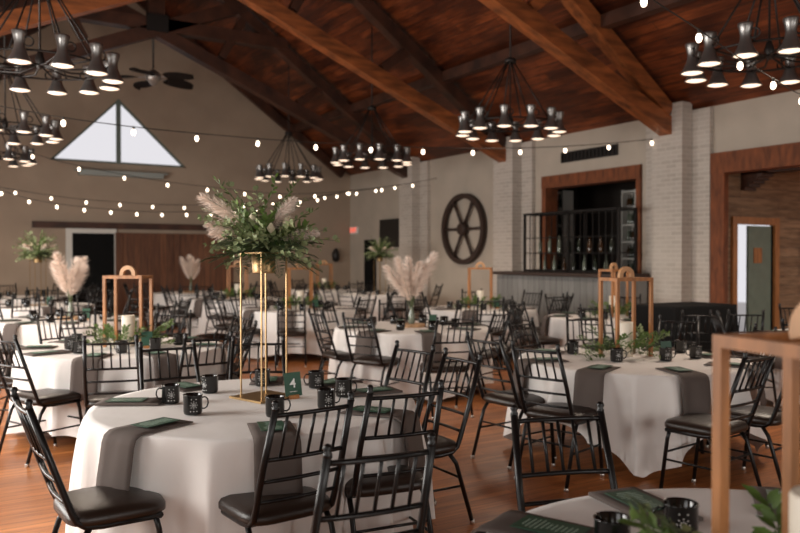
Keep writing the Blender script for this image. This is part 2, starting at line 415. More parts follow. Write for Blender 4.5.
# wagon wheel
y, z = on_right(463,229,10.51)
t = empty('wagon_wheel','dark six-spoked wagon wheel hung on the plaster wall','wheel',(10.5098,y,z))
b = MB()
n = 48; prof = [(.81,-.05),(.70,-.05),(.70,.05),(.81,.05)]
rings = [[b.bm.verts.new((q, r*math.cos(2*PI*k/n), r*math.sin(2*PI*k/n))) for r, q in prof] for k in range(n)]
for k in range(n):
    for i in range(4): b.bm.faces.new([rings[k][i], rings[k][(i+1)%4], rings[(k+1)%n][(i+1)%4], rings[(k+1)%n][i]])
b.build('rim','wheel',t)
b = MB(); b.lathe([(.13,-.09),(.15,-.05),(.15,.05),(.10,.09)],18,mtx=Matrix.Rotation(HP,4,'Y')); b.build('hub','wheel',t)
for k in range(6):
    a = k*PI/3
    b = MB(); b.tube([(0,.1*math.cos(a),.1*math.sin(a)),(0,.42*math.cos(a),.42*math.sin(a)),(0,.72*math.cos(a),.72*math.sin(a))],[.04,.032,.042],8); b.build('spoke','wheel',t)
# vent grille
ya,z_ = on_right(562,160); yb,_ = on_right(618,150)
t = empty('wall_grille','long slotted bronze grille above the bar lintel','grille',(XW,(ya+yb)/2,3.52))
hl = (ya-yb)/2
b = MB(); b.box((-.04,-hl,.07),(-.0,hl,.10)); b.box((-.04,-hl,-.10),(0,hl,-.07)); b.box((-.04,-hl,-.07),(0,-hl+.03,.07)); b.box((-.04,hl-.03,-.07),(0,hl,.07)); b.build('grille_frame','iron',t)
b = MB()
for k in range(1,15): b.box((-.03,-hl+k*2*hl/15-.012,-.07),(-.005,-hl+k*2*hl/15+.012,.07))
b.box((-.006,-hl,-.07),(0,hl,.07)); b.build('slats','iron',t)
# bar opening trim
b = MB(); b.box((XW-.06,Yb1-.0,LZ-.24),(XW+.27,Yb0+.02,LZ)); b.box((XW-.05,Yb0-.10,1.25),(XW+.27,Yb0+.02,LZ-.24)); b.box((XW-.05,Yb1-.0,1.25),(XW+.27,Yb1+.10,LZ-.24))
struct(b.build('trim_3','trim'), 'red-brown timber lintel and jambs of the bar opening')
# bar room behind
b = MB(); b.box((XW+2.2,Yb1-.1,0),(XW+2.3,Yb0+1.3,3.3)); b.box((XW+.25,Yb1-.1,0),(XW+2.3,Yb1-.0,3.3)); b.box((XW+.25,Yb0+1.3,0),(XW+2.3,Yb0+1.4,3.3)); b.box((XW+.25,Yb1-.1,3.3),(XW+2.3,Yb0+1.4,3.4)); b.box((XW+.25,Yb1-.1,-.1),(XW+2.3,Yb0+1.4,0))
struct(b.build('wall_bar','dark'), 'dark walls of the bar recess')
t = empty('bar_shelving','tall pale bottle shelving deep inside the bar opening','shelving',(0,0,0))
b = MB()
SHV = ((11.45,Yb0+.38,Yb0+.95),(12.5,Yb0-.62,Yb0-.30))
for (X,a,c) in SHV:
    for zz in (1.2,1.55,1.9,2.25,2.6,2.95): b.box((X,a,zz),(X+.26,c,zz+.03))
    b.box((X,a-.03,.0),(X+.26,a,3.0)); b.box((X,c,.0),(X+.26,c+.03,3.0)); b.box((X+.26,a-.03,0),(X+.28,c+.03,3.0))
b.build('shelf_boards','shelf',t)
def bottle_mb(h=.3, r=.038):
    b = MB(); b.lathe([(r*.95,0),(r,.01),(r,h*.58),(r*.4,h*.74),(r*.36,h*.97),(r*.42,h*.97),(r*.42,h)],12); return b
bots = [bottle_mb().build('bottle','bottle'), bottle_mb(.27,.043).build('bottle','amber'), bottle_mb(.31,.035).build('bottle','clearb')]
for o in bots: tag(o, None, 'bottle')
usedb = [False]*3
def bottle(loc, kind, label, group):
    r = bots[kind] if not usedb[kind] else copy_tree(bots[kind]); usedb[kind] = True
    r.location = loc; tag(r, label, None, group)
kn = ['dark green','amber','pale glass']
for zz in (1.23,1.58,1.93,2.28,2.63):
    for (X,a,c) in SHV:
        for j in range(4):
            kd = R.choice((0,1,2))
            side = 'left' if X < 12 else 'right'
            bottle((X+.12, a+.06+j*(c-a-.12)/3, zz), kd, '%s bottle on the %s half of the shelving inside the bar'%(kn[kd],side), 'bottles on the %s bar shelving %s'%(side,kn[kd]))
# counter
CX = 9.55; CZ = 1.32
Yc0 = on_right(494,0,CX)[0]; Yc1 = 8.86
t = empty('bar_counter','long bar counter with grey board front and brown top','bar counter',(0,0,0))
boxobj('counter_body',(CX+.05,Yc1,0),(XW-.36,Yc0-.03,CZ-.07),'greywood',t)
boxobj('counter_top',(CX-.03,Yc1-.03,CZ-.06),(XW-.35,Yc0+.0,CZ),'wheel',t)
# iron rack on counter
Yr0 = on_right(526,0,9.75)[0]; Yr1 = max(9.0,on_right(640,0,10.12)[0])
t = empty('iron_bar_rack','black iron grid rack standing on the bar counter','rack',(0,0,0))
b = MB(); RZT = 2.42
for X in (9.72,10.12):
    for y in (Yr0,Yr1,(Yr0+Yr1)/2): b.box((X-.02,y-.02,CZ),(X+.02,y+.02,RZT))
    for zz in (CZ+.03,RZT-.02): b.box((X-.02,Yr1,zz-.02),(X+.02,Yr0,zz+.02))
for y in (Yr0,Yr1):
    for zz in (CZ+.03,RZT-.02): b.box((9.72,y-.018,zz-.018),(10.12,y+.018,zz+.018))
b.build('rack_frame','chair',t)
b = MB()
ng = 16
for i in range(1,ng):
    y = Yr1+(Yr0-Yr1)*i/ng; b.box((9.715,y-.006,CZ),(9.73,y+.006,RZT-.02))
for zz in (1.95,): b.box((9.712,Yr1,zz-.009),(9.728,Yr0,zz+.009))
b.build('grid_bars','chair',t)
b = MB(); b.box((9.72,Yr1,1.66),(10.12,Yr0,1.68)); b.build('rack_shelf','chair',t)
for i in range(16):
    kd = R.choice((0,1,2,2)); lv = i%2
    y = Yr1+.15+(Yr0-Yr1-.3)*(i+.5)/16
    bottle((9.92,y,CZ+.001 if lv == 0 else 1.681), kd, '%s bottle standing %s the iron rack of the bar counter'%(kn[kd], 'at the bottom of' if lv == 0 else 'on the shelf of'), 'rack bottles %s %d'%(kn[kd],lv))

# timber doorway
b = MB(); b.box((XW-.08,Yd0-.3,LZ-.30),(XW+.2,Yd1-.0,LZ+.02)); b.box((XW-.07,Yd1-.24,0),(XW+.04,Yd1-.0,LZ-.30)); b.box((XW-.07,Yd0-.0,0),(XW+.2,Yd0+.24,LZ-.30))
struct(b.build('trim_4','trim'), 'heavy red-brown timber frame of the wide doorway')
AX1 = 17.0; AY = Yd1-.06
ax0 = 10.95; u=(733-400)/F
def on_annex(px,py):
    u = (px-400)/F; t = AY/(C-u*S); return t*(S+u*C), H+(HY-py)*t/F
dxa,dz = on_annex(735.5,224); dxb,_ = on_annex(773,224)
b = MB()
b.box((XW+.04,AY,0),(dxa,AY+.06,3.3)); b.box((dxb,AY,0),(AX1,AY+.06,3.3)); b.box((dxa,AY,dz),(dxb,AY+.06,3.3))
struct(b.build('wall_annex','annex'), 'rustic board wall seen through the timber doorway')
struct(boxobj('wall_annex_side',(AX1,0,0),(AX1+.2,AY,3.3),'annex'))
struct(boxobj('wall_annex_near',(XW+.25,-.2,0),(AX1,0,3.3),'annex'))
struct(boxobj('ceiling_annex',(XW+.25,0,3.32),(AX1+.2,AY+.2,3.4),'plaster'))
struct(boxobj('floor_annex',(XW+.2,-.2,-.1),(AX1+.2,AY+.2,0),'floor'))
b = MB(); b.box((dxa-.12,AY-.04,0),(dxa,AY,dz)); b.box((dxb,AY-.04,0),(dxb+.12,AY,dz)); b.box((dxa-.12,AY-.04,dz),(dxb+.12,AY,dz+.12))
struct(b.build('trim_5','cedar'), 'tan wooden casing of the outside door')
b = MB(); b.box((XW+.6,0,2.92),(XW+.9,AY,3.2)); 
for k in range(6):
    a = k/6; b.box((XW+.6,AY-.45+a*.45,2.92-.30*a),(XW+.9,AY-.45+(k+1)/6*.45,2.95))
tag(b.build('ceiling_beam','beamd'), 'dark bracketed ceiling beam inside the timber doorway', 'beam')
gx,_ = on_annex(749,0)
d = struct(boxobj('door_4',(gx,AY+.01,.02),(dxb-.04,AY+.05,dz-.02),'greendoor'), 'sage green door leaf standing half open')
boxobj('door_window',(gx+.13,AY-.0,1.5),(gx+.35,AY+.055,1.75),'cedar',d)
boxobj('door_edge',(dxb-.04,AY+.0,.02),(dxb,AY+.14,dz-.02),'doorblk',d)
struct(boxobj('ground_outside',(AX1-8,AY+.25,-.12),(AX1+8,AY+16,-.02),'outside'))

# ------------------------------------------------------------------ ceiling fan
fx = RX; fy = 16.4*1.0+.0
fu = (154-400)/F; ft = RX/(S+fu*C); fy = ft*(C-fu*S); fz = H+(HY-78)*ft/F
t = empty('ceiling_fan','ceiling fan with dark palm-shaped blades below the roof peak','ceiling fan',(RX,fy,fz))
b = MB(); b.tube([(0,0,.1),(0,0,roof_z(RX)-.4-fz)],.02); b.build('fan_rod','iron',t)
b = MB(); b.lathe([(.03,.16),(.10,.12),(.16,.04),(.16,-.04),(.10,-.09),(.05,-.16),(.0,-.18)],20); b.build('fan_hub','lino',t)
for k in range(5):
    a = k*2*PI/5+.35; m = Matrix.Rotation(a,4,'Z')
    b = MB(); N = 10; L = []; Rr = []; 
    for i in range(N+1):
        s_ = i/N; x = .3+.70*s_; w = .23*math.sin(PI*min(1,s_*.93+.07))**.6+.01; z = -.02-.05*s_*s_
        L.append((x,w,z-.02)); Rr.append((x,-w,z+.03))
    for i in range(N):
        for dz in (0,.012):
            b.face([m@Vector((p[0],p[1],p[2]+dz)) for p in (L[i],L[i+1],Rr[i+1],Rr[i])])
    for i in range(N):
        for E in (L,Rr): b.face([m@Vector(E[i]), m@Vector(E[i+1]), m@Vector((E[i+1][0],E[i+1][1],E[i+1][2]+.012)), m@Vector((E[i][0],E[i][1],E[i][2]+.012))])
    bl = b.build('fan_blade','blade',t)
    b = MB(); b.beam(m@Vector((.1,0,0)),m@Vector((.42,0,-.01)),.035,.012); b.build('blade_arm','lino',bl)

# ------------------------------------------------------------------ chandeliers
def make_chandelier():
    t = empty('chandelier','x','chandelier',(0,0,0))
    RR = .72; z0 = .34
    b = MB(); b.torus((0,0,z0-.20),RR-.07,.011,n=36)
    for k in range(12):
        a = k*PI/6; b.tube([((RR-.02)*math.cos(a+.12),(RR-.02)*math.sin(a+.12),z0-.16),((RR-.07)*math.cos(a+.12),(RR-.07)*math.sin(a+.12),z0-.20),(.3*math.cos(a),.3*math.sin(a),z0-.24),(.05*math.cos(a),.05*math.sin(a),z0-.2)],.010,6)
    b.build('ring_frame','iron',t)
    b = MB(); b.lathe([(0,-.10),(.03,-.08),(.05,0),(.03,.06),(.02,.1)],12,(0,0,z0-.14)); b.build('centre_hub','iron',t)
    b = MB()
    for k in range(8):
        a = k*PI/4+.2; b.tube([((RR-.07)*math.cos(a),(RR-.07)*math.sin(a),z0-.20),(.05*math.cos(a),.05*math.sin(a),z0+.74)],.010,5)
    b.build('stay_rods','iron',t)
    b = MB(); b.tube([(0,0,z0-.1),(0,0,5.2)],.012,6); b.lathe([(.09,z0+.72),(.09,z0+.77),(.03,z0+.8)],12); b.build('hanging_rod','iron',t)
    lm = None
    for k in range(12):
        a = k*PI/6+.12
        if lm is None:
            b = MB(); b.lathe([(.0,.30),(.066,.30),(.070,.285),(.056,.24),(.046,.19),(.05,.14),(.075,.07),(.11,.012),(.114,0),(.106,0),(.09,.03),(.05,.12)],18)
            lm = b.build('lamp_shade','lampshade',t)
            b = MB(); b.lathe([(.0,-.010),(.06,-.006),(.102,.006)],18); b.build('diffuser','diff',lm)
            b = MB(); b.torus((.08,0,.2),.045,.008,'Y',16,6); b.build('scroll_loop','iron',lm)
            l = lm
        else: l = copy_tree(lm, t)
        l.location = (RR*math.cos(a),RR*math.sin(a),0); l.rotation_euler.z = a+HP
    return t
ch = make_chandelier(); used = False
Ds = 1.282
cd = [(768,6.0,'twelve-lamp iron chandelier in the top right corner'),(510,9.1,'twelve-lamp chandelier hanging before the bar, right of centre'),(372,12.0,'chandelier above the centre, left of the wagon wheel'),(289,14.4,'small distant chandelier directly above the tall bouquet'),
      (41,6.3,'largest chandelier in the top left corner'),(6,9.35,'chandelier at the left edge just below the largest one'),(-9,11.8,'lowest, farthest chandelier at the left edge')]
for px,d_,lb in cd:
    d_ *= Ds; p = wp((px-400)/F*d_, d_, 3.44)
    o = place(ch, used, p, R.uniform(0,.5), lb, 'chandeliers'); used = True
    li = bpy.data.lights.new('chandelier_glow','SPOT'); li.spot_size = 2.7; li.spot_blend = .6; li.energy = 200 if d_ < 11 else 110; li.color = (1,.84,.68); li.shadow_soft_size = .5
    lo = bpy.data.objects.new('chandelier_glow', li); COL.objects.link(lo); lo.location = p+Vector((0,0,-.12))

# ------------------------------------------------------------------ string lights
bulb_mesh = None
def strand(pts, spacing, label, r=.027):
    """pts: room points, quadratic-ish path through them"""
    global bulb_mesh
    # Catmull-Rom
    P = [pts[0]*2-pts[1]]+pts+[pts[-1]*2-pts[-2]]
    path = []
    for i in range(1,len(P)-2):
        for k in range(24):
            s_ = k/24; a,b_,c,d_ = P[i-1],P[i],P[i+1],P[i+2]
            path.append(.5*((2*b_)+(c-a)*s_+(2*a-5*b_+4*c-d_)*s_*s_+(3*b_-a-3*c+d_)*s_**3))
    path.append(P[-2])
    t = empty('string_lights', label, 'string lights', path[0])
    o0 = path[0]
    b = MB(); b.tube([p-o0 for p in path], .006, 5); b.build('cable','wire',t)
    acc = spacing*.5
    for i in range(len(path)-1):
        seg = (path[i+1]-path[i]).length
        while acc <= seg:
            q = path[i].lerp(path[i+1], acc/seg)-o0
            if bulb_mesh is None:
                b = MB(); b.lathe([(0,-.105),(r*.6,-.098),(r,-.07),(r*.8,-.045),(r*.4,-.03)],10); bo = b.build('bulb','bulb',t)
                b = MB(); b.lathe([(.013,-.035),(.014,0),(.008,.008)],8); so = b.build('socket','wire',bo)
                bulb_mesh = (bo.data, so.data); bo.location = q
            else:
                bo = bpy.data.objects.new('bulb', bulb_mesh[0]); COL.objects.link(bo); bo.parent = t; bo.location = q
                so = bpy.data.objects.new('socket', bulb_mesh[1]); COL.objects.link(so); so.parent = bo
            acc += spacing
        acc -= seg
def ipt(px,py,d): return wp((px-400)/F*d, d, H+(HY-py)*d/F)
strand([ipt(-60,95,8.2),ipt(79,120,9.0),ipt(202,134,10.0),ipt(340,144,10.9),ipt(500,148.5,11.9),ipt(640,140.5,12.8),ipt(812,117,13.6)], .82, 'string lights sweeping right across the room in front of the bar')
strand([ipt(10,146,14.5),ipt(67,163,14.8),ipt(149,179,15.4),ipt(219,188,16.2),ipt(294,194,17.2),ipt(385,187,18.2),ipt(450,175,19),ipt(502,157,19.6)], .83, 'string lights crossing under the triangular window to the brick pillar')
strand([ipt(-40,180,16.5),ipt(35,193,17),ipt(98,200.5,17.6),ipt(190,205,18.5),ipt(294,200,19.6),ipt(352,190,20.6)], .72, 'upper strand of string lights along the gable wall')
strand([ipt(-40,175,15.5),ipt(31,199,16),ipt(106,209,16.6),ipt(171,212,17.2),ipt(260,209,18),ipt(331,195,19),ipt(417,182,20),ipt(470,169,20.6)], .53, 'lowest strand of string lights above the barn door')
strand([ipt(610,-35,5.5),ipt(648,-2,5.8),ipt(697,30,6.3),ipt(739,59,6.9),ipt(772,79,7.5),ipt(800,95,8.1),ipt(835,104,8.8)], .84, 'nearest string lights dropping past the top right chandelier')

# ------------------------------------------------------------------ chairs
def rail_pts(x, y, z, bow, n=6):
    return [(x*(2*i/n-1), y-bow*(1-(2*i/n-1)**2), z) for i in range(n+1)]
ZT = .98
def yz(z): # back post y at height z
    if z >= .5: return -.185-.165*(z-.5)/(ZT-.5)
    return -.185+.05*(.5-z)/.06
def chair_parts():
    out = []
    W = .195
    def add(name, m, fn):
        b = MB(); fn(b); out.append((name, m, b))
    def frame(b):
        for sx in (1,-1):
            b.tube([(sx*(W-.012),yz(ZT),ZT),(sx*W,yz(.7),.7),(sx*W,-.19,.52),(sx*W,-.17,.475),(sx*W,-.13,.447),(sx*W,-.06,.44),(sx*W,.19,.44)],.0150,8)
            b.lathe([(.0,.038),(.011,.034),(.017,.023),(.011,.010),(.016,.004),(.016,-.006)],8,(sx*(W-.012),yz(ZT),ZT))
        b.tube([(-W,.19,.44),(W,.19,.44)],.0125,8); b.tube([(-W,-.13,.445),(W,-.13,.445)],.010,8)
    add('frame','chair',frame)
    for z in (.952,.755,.655,.56):
        add('rail','chair',lambda b,z=z: b.tube(rail_pts(W-.01*(z>.8),yz(z),z,.016),.0100 if z > .7 else .0090,6))
    for k in range(5):
        x = W*(-.667+k*.333)
        add('spindle','chair',lambda b,x=x: b.tube([(x,yz(.755)-.016*(1-(x/W)**2),.755),(x*.97,yz(.952)-.016*(1-(x/W)**2),.952)],.0068,6))
    for sx in (1,-1):
        add('leg','chair',lambda b,sx=sx: b.tube([(sx*W,-.115,.44),(sx*(W+.005),-.16,.38),(sx*(W+.01),-.275,.012)],.0135,8))
        add('leg','chair',lambda b,sx=sx: b.tube([(sx*W,.165,.44),(sx*(W+.002),.18,.38),(sx*(W+.01),.225,.012)],.0135,8))
    def stretch(b):
        for sx in (1,-1): b.tube([(sx*(W+.004),-.205,.24),(sx*(W+.004),.198,.24)],.0075,6)
        b.tube([(-W,-.19,.29),(W,-.19,.29)],.0075,6); b.tube([(-W,.19,.29),(W,.19,.29)],.0075,6)
    add('stretchers','chair',stretch)
    def seat(b):
        hx, hy, n = .222, .218, 6
        prof = [(.93,.448),(1.0,.458),(1.0,.482),(.95,.500),(.77,.513),(.4,.520)]
        rings = []
        for s_, z in prof:
            rg = []
            for k in range(32):
                a = 2*PI*k/32; ca, sa = math.cos(a), math.sin(a); e = .42
                rg.append(b.bm.verts.new((hx*s_*math.copysign(abs(ca)**e,ca), .015+hy*s_*math.copysign(abs(sa)**e,sa), z)))
            rings.append(rg)
        for i in range(len(rings)-1):
            for k in range(32):
                f = b.bm.faces.new([rings[i][k],rings[i][(k+1)%32],rings[i+1][(k+1)%32],rings[i+1][k]]); f.smooth = True
        b.bm.faces.new(rings[0][::-1]); f = b.bm.faces.new(rings[-1]); f.smooth = True
    add('seat','vinyl',seat)
    return out
chair0 = empty('spindle_back_chair','x','chair')
parts = chair_parts()
meshes = []
gl = [(sx,y) for sx in (1,-1) for y in (-.275,.225)]
for nme, m, b in parts:
    o = b.build(nme, m, chair0); meshes.append((o.data, m))
    if nme == 'leg':
        sx, y = gl.pop(0); b = MB(); b.lathe([(.013,0),(.0165,.004),(.0165,.024),(.0145,.028)],8,(sx*(.195+.01),y,0))
        g_ = b.build('glide','chrome',o); meshes.append((g_.data,'chrome'))
# single-mesh version for the far chairs
bmj = bmesh.new(); mi = {'chair':0,'chrome':1,'vinyl':2}
for me, m in meshes:
    n0 = len(bmj.faces); bmj.from_mesh(me); bmj.faces.ensure_lookup_table()
    for f in bmj.faces[n0:]: f.material_index = mi[m]
me = bpy.data.meshes.new('spindle_back_chair'); bmj.to_mesh(me); bmj.free()
for k in ('chair','chrome','vinyl'): me.materials.append(M[k])
far_chair_mesh = me
used_chair = [False]
LABELS = {}
def uniq(lb):
    LABELS[lb] = LABELS.get(lb,0)+1
    return lb
def chair_at(pos, face, label, group):
    """pos: point under the top of the backrest; face: unit direction the chair looks"""
    rz = math.atan2(face.y, face.x)-HP
    org = Vector((pos.x,pos.y,0))+face*.35
    near = (Vector((pos.x,pos.y,0))).length < 9.3
    if near:
        o = place(chair0, used_chair[0], org, rz, label, group); used_chair[0] = True
    else:
        o = bpy.data.objects.new('spindle_back_chair', far_chair_mesh); COL.objects.link(o)
        o.location = org; o.rotation_euler.z = rz; tag(o, label, 'chair', group)
    return o

# ------------------------------------------------------------------ table settings
TR_ = .915; TZ = .75
def make_cloth(seed, nf=13, hem=.03, hemv=.10, lobe=0., amp=1.0):
    r = random.Random(seed); NA = 216
    ph = [r.uniform(0,6.28) for _ in range(6)]
    b = MB()
    rows = []
    prof = [0,.3,.6,.85,.96]
    def pt(a, s_):      # s_ 0 top edge .. 1 hem
        hz = hem+hemv*(.5+.5*math.cos(4*(a-lobe)+PI))**.55
        z = TZ+.004-(TZ-hz)*s_
        w = s_**.7
        am = .7+.3*math.sin(2*a+ph[4])
        f = math.sin(nf*a+ph[0]+.8*math.sin(3*a+ph[1]))
        f = 1-1.9*abs(math.sin(.5*(nf*a+ph[0]+1.1*math.sin(3*a+ph[1])+.5*s_*math.sin(2*a+ph[3]))))**.75
        g = math.sin((nf//2)*a+ph[2]+math.sin(2*a+ph[5]))
        rr = TR_+.012+w*(.05+amp*(.070*f*am+.035*g))+.012*math.sin(27*a+ph[3]+2*s_)*w
        if s_ < .08: rr -= .01*(1-s_/.08)
        return Vector((rr*math.cos(a), rr*math.sin(a), z))
    c = b.bm.verts.new((0,0,TZ+.006))
    for p in prof:
        rows.append([b.bm.verts.new((TR_*p*math.cos(2*PI*k/NA), TR_*p*math.sin(2*PI*k/NA), TZ+.006+.0015*math.sin(5*k*2*PI/NA+p*9))) for k in range(NA)] if p else None)
    for s_ in (0,.015,.05,.12,.22,.35,.5,.65,.8,.92,1):
        rows.append([b.bm.verts.new(pt(2*PI*k/NA, s_)) for k in range(NA)])
    rows = [x for x in rows if x]
    for k in range(NA): b.bm.faces.new([c, rows[0][k], rows[0][(k+1)%NA]]).smooth = True
    for i in range(len(rows)-1):
        for k in range(NA): b.bm.faces.new([rows[i][k],rows[i+1][k],rows[i+1][(k+1)%NA],rows[i][(k+1)%NA]]).smooth = True
    return b
def make_table_parts(t):
    b = MB(); b.lathe([(.02,TZ-.04),(TR_-.01,TZ-.04),(TR_-.005,TZ-.02),(TR_-.01,TZ-.002),(.02,TZ-.002)],48); b.build('tabletop','cedar',t)
    for k in range(4):
        a = k*HP+PI/4; b = MB(); b.tube([(.5*math.cos(a),.5*math.sin(a),TZ-.04),(.56*math.cos(a),.56*math.sin(a),0)],.016,8); b.build('leg','iron',t)
def strip(name, m, pathpts, width, thick=.006, wav=.004, seed=0):
    """pathpts in (radial, z); extruded tangentially"""
    r = random.Random(seed); ph = r.uniform(0,6); b = MB(); NW = 6; V = []
    for side in (0,1):
        rows = []
        for i,(rr,z) in enumerate(pathpts):
            if i == 0: dx,dz = pathpts[1][0]-rr, pathpts[1][1]-z
            elif i == len(pathpts)-1: dx,dz = rr-pathpts[i-1][0], z-pathpts[i-1][1]
            else: dx,dz = pathpts[i+1][0]-pathpts[i-1][0], pathpts[i+1][1]-pathpts[i-1][1]
            l = math.hypot(dx,dz); nx,nz = -dz/l, dx/l
            if nz < 0 and i < 3: nx,nz = -nx,-nz
            row = []
            for j in range(NW+1):
                v = (j/NW-.5)*width*(1+.03*i/len(pathpts)); wob = wav*math.sin(j*1.7+ph)*(i/len(pathpts))
                o_ = side*thick+wob
                row.append(b.bm.verts.new((rr+abs(nx)*o_ if nx > -.1 else rr-nx*o_, v, z+abs(nz)*o_)))
            rows.append(row)
        V.append(rows)
    n = len(pathpts)
    for side in (0,1):
        for i in range(n-1):
            for j in range(NW): b.bm.faces.new([V[side][i][j],V[side][i+1][j],V[side][i+1][j+1],V[side][i][j+1]]).smooth = True
    for i in range(n-1):
        for j in (0,NW): b.bm.faces.new([V[0][i][j],V[0][i+1][j],V[1][i+1][j],V[1][i][j]])
    for j in range(NW):
        for i in (0,n-1): b.bm.faces.new([V[0][i][j],V[0][i][j+1],V[1][i][j+1],V[1][i][j]])
    return b.build(name, m)
ZN = TZ+.011
nap_hang = strip('napkin','napkin',[(.60,ZN),(.72,ZN),(.84,ZN),(.90,ZN+.001),(.935,ZN-.002),(.962,ZN-.018),(.974,ZN-.05),(.988,ZN-.14),(1.002,ZN-.22),(1.012,ZN-.32)],.215,seed=3)
nap_flat = strip('napkin','napkin',[(.54,ZN),(.62,ZN),(.70,ZN),(.78,ZN),(.86,ZN),(.895,ZN)],.19,.012,0,seed=5)
for o in (nap_hang,nap_flat): o['category'] = 'napkin'
def make_menu(detail):
    b = MB(); b.box((.64,-.062,ZN+.016),(.85,.062,ZN+.0185)); o = b.build('menu_card','menu'); o['category'] = 'menu card'
    if detail:
        b = MB(); r = random.Random(4)
        for k in range(11):
            x = .665+k*.0158; w = r.uniform(.022,.046) if k else .03
            b.box((x,-w,ZN+.0186),(x+.005,w,ZN+.0189))
        b.build('printed_lines','ink',o)
    return o
menu_near = make_menu(True); menu_far = make_menu(False)
MR, MH = .050, .108
def make_mug(detail):
    b = MB(); b.lathe([(.0,.006),(MR*.8,0),(MR*.93,.004),(MR,.018),(MR,MH-.008),(MR+.003,MH-.003),(MR,MH),(MR-.004,MH-.004),(MR-.006,.03),(MR-.012,.012),(0,.010)],24)
    o = b.build('mug','mug'); o['category'] = 'mug'
    if detail:
        b = MB(); pts = [(0,MR-.003,MH*.80),(0,MR+.014,MH*.83),(0,MR+.027,MH*.72),(0,MR+.030,MH*.52),(0,MR+.023,MH*.32),(0,MR+.010,MH*.25),(0,MR-.003,MH*.26)]
        b.tube(pts,.0042,8); b.build('handle','mug',o)
        b = MB()
        def dab(a, z, w, h):
            for s0 in range(1):
                p = [(a-w,z),(a,z+h),(a+w,z),(a,z-h)]
                b.face([((MR+.0012)*math.cos(q/MR),(MR+.0012)*math.sin(q/MR),zz) for q,zz in p])
        for c0 in (0, PI*MR):
            zc = .055
            for k in range(8):
                a = k*PI/4
                for rr in (.009,.018): dab(c0+rr*math.cos(a), zc+rr*math.sin(a), .0026, .0026)
            dab(c0, zc, .004,.004)
            for q in (-.016,0,.016): dab(c0+q, zc-.033, .004,.003)
            for q in (-.012,.012): dab(c0+q, zc+.031, .003,.003)
        b.recalc = False
        b.build('white_motif','white',o)
    return o
mug_near = make_mug(True)
b = MB(); b.lathe([(MR*.85,0),(MR,.015),(MR,MH),(MR-.005,MH),(MR-.006,.02),(0,.015)],14); b.tube([(0,MR-.003,MH*.82),(0,MR+.034,MH*.74),(0,MR+.034,MH*.35),(0,MR-.003,MH*.24)],.006,6)
mug_far = b.build('mug','mug'); mug_far['category'] = 'mug'
usedm = {}
def inst(o, loc, rz, label, group, z=0):
    u = usedm.get(o.name, False); usedm[o.name] = True
    return place(o, u, loc, rz, label, group)

# ------------------------------------------------------------------ plants
def leaf(b, base, d, n, L, W, cup=.15):
    """leaf of length L width W from base along d, surface normal n"""
    d = d.normalized(); s_ = d.cross(n).normalized(); n = s_.cross(d)
    P = [base, base+d*L*.3+s_*W*.42+n*cup*W, base+d*L*.62+s_*W*.46+n*cup*W, base+d*L-n*cup*W*.6, base+d*L*.62-s_*W*.46+n*cup*W, base+d*L*.3-s_*W*.42+n*cup*W]
    m1 = base+d*L*.5
    v = [b.bm.verts.new(p) for p in P]+[b.bm.verts.new(m1)]
    for i in range(6):
        f = b.bm.faces.new([v[i], v[(i+1)%6], v[6]]); f.material_index = b.mi; f.smooth = True
def branch(kind, seed):
    """branch along +X about 1 long unit .34"""
    r = random.Random(seed); b = MB(); b.recalc = False
    L = .34; N = 9
    pts = [Vector((L*i/N, .012*math.sin(i*.9+seed), -.10*(i/N)**2*L/.34+.0)) for i in range(N+1)]
    b.mi = 1; b.tube(pts, [.0032-.0022*i/N for i in range(N+1)], 5); b.mi = 0
    if kind == 'euc':
        for i in range(2,N+1):
            for sgn in (1,-1):
                a = r.uniform(0,2*PI); side = Vector((.45,math.cos(a)*sgn,math.sin(a)*sgn)); sz = .046*(1-.35*i/N)
                leaf(b, pts[i], side, Vector((r.uniform(-.4,.8),r.uniform(-1,1),r.uniform(.2,1))), sz, sz*.95)
        leaf(b, pts[-1], Vector((1,0,0)), Vector((0,.3,1)), .03,.02)
    elif kind == 'fern':
        for i in range(30):
            s_ = .12+.88*i/30; k = min(N-1,int(s_*N)); p = pts[k].lerp(pts[k+1], s_*N-k)
            for sgn in (1,-1):
                l = .075*math.sin(PI*(.15+.8*s_))*r.uniform(.8,1.1)
                leaf(b, p, Vector((.7,sgn,r.uniform(-.35,.15))), Vector((0,0,1)), l, .010)
    elif kind == 'ruscus':
        for i in range(18):
            s_ = .15+.85*i/18; k = min(N-1,int(s_*N)); p = pts[k].lerp(pts[k+1], s_*N-k); sgn = 1 if i%2 else -1
            leaf(b, p, Vector((.8,sgn*r.uniform(.6,1),r.uniform(-.3,.6))), Vector((r.uniform(-.3,.3),r.uniform(-.5,.5),1)), r.uniform(.055,.078), .029)
    elif kind == 'wisp':
        for i in range(16):
            s_ = .35+.65*i/16; k = min(N-1,int(s_*N)); p = pts[k].lerp(pts[k+1], s_*N-k)
            leaf(b, p, Vector((.8,r.uniform(-1,1),r.uniform(-1,1))), Vector((0,0,1)), .028, .011)
    mt = {'euc':['euc','stem'],'fern':['leafd','stem'],'ruscus':['leaf','stem'],'wisp':['leaf','stem']}[kind]
    nm = {'euc':'eucalyptus_branch','fern':'fern_frond','ruscus':'ruscus_sprig','wisp':'grass_stem'}[kind]
    return b.build(nm, mt)
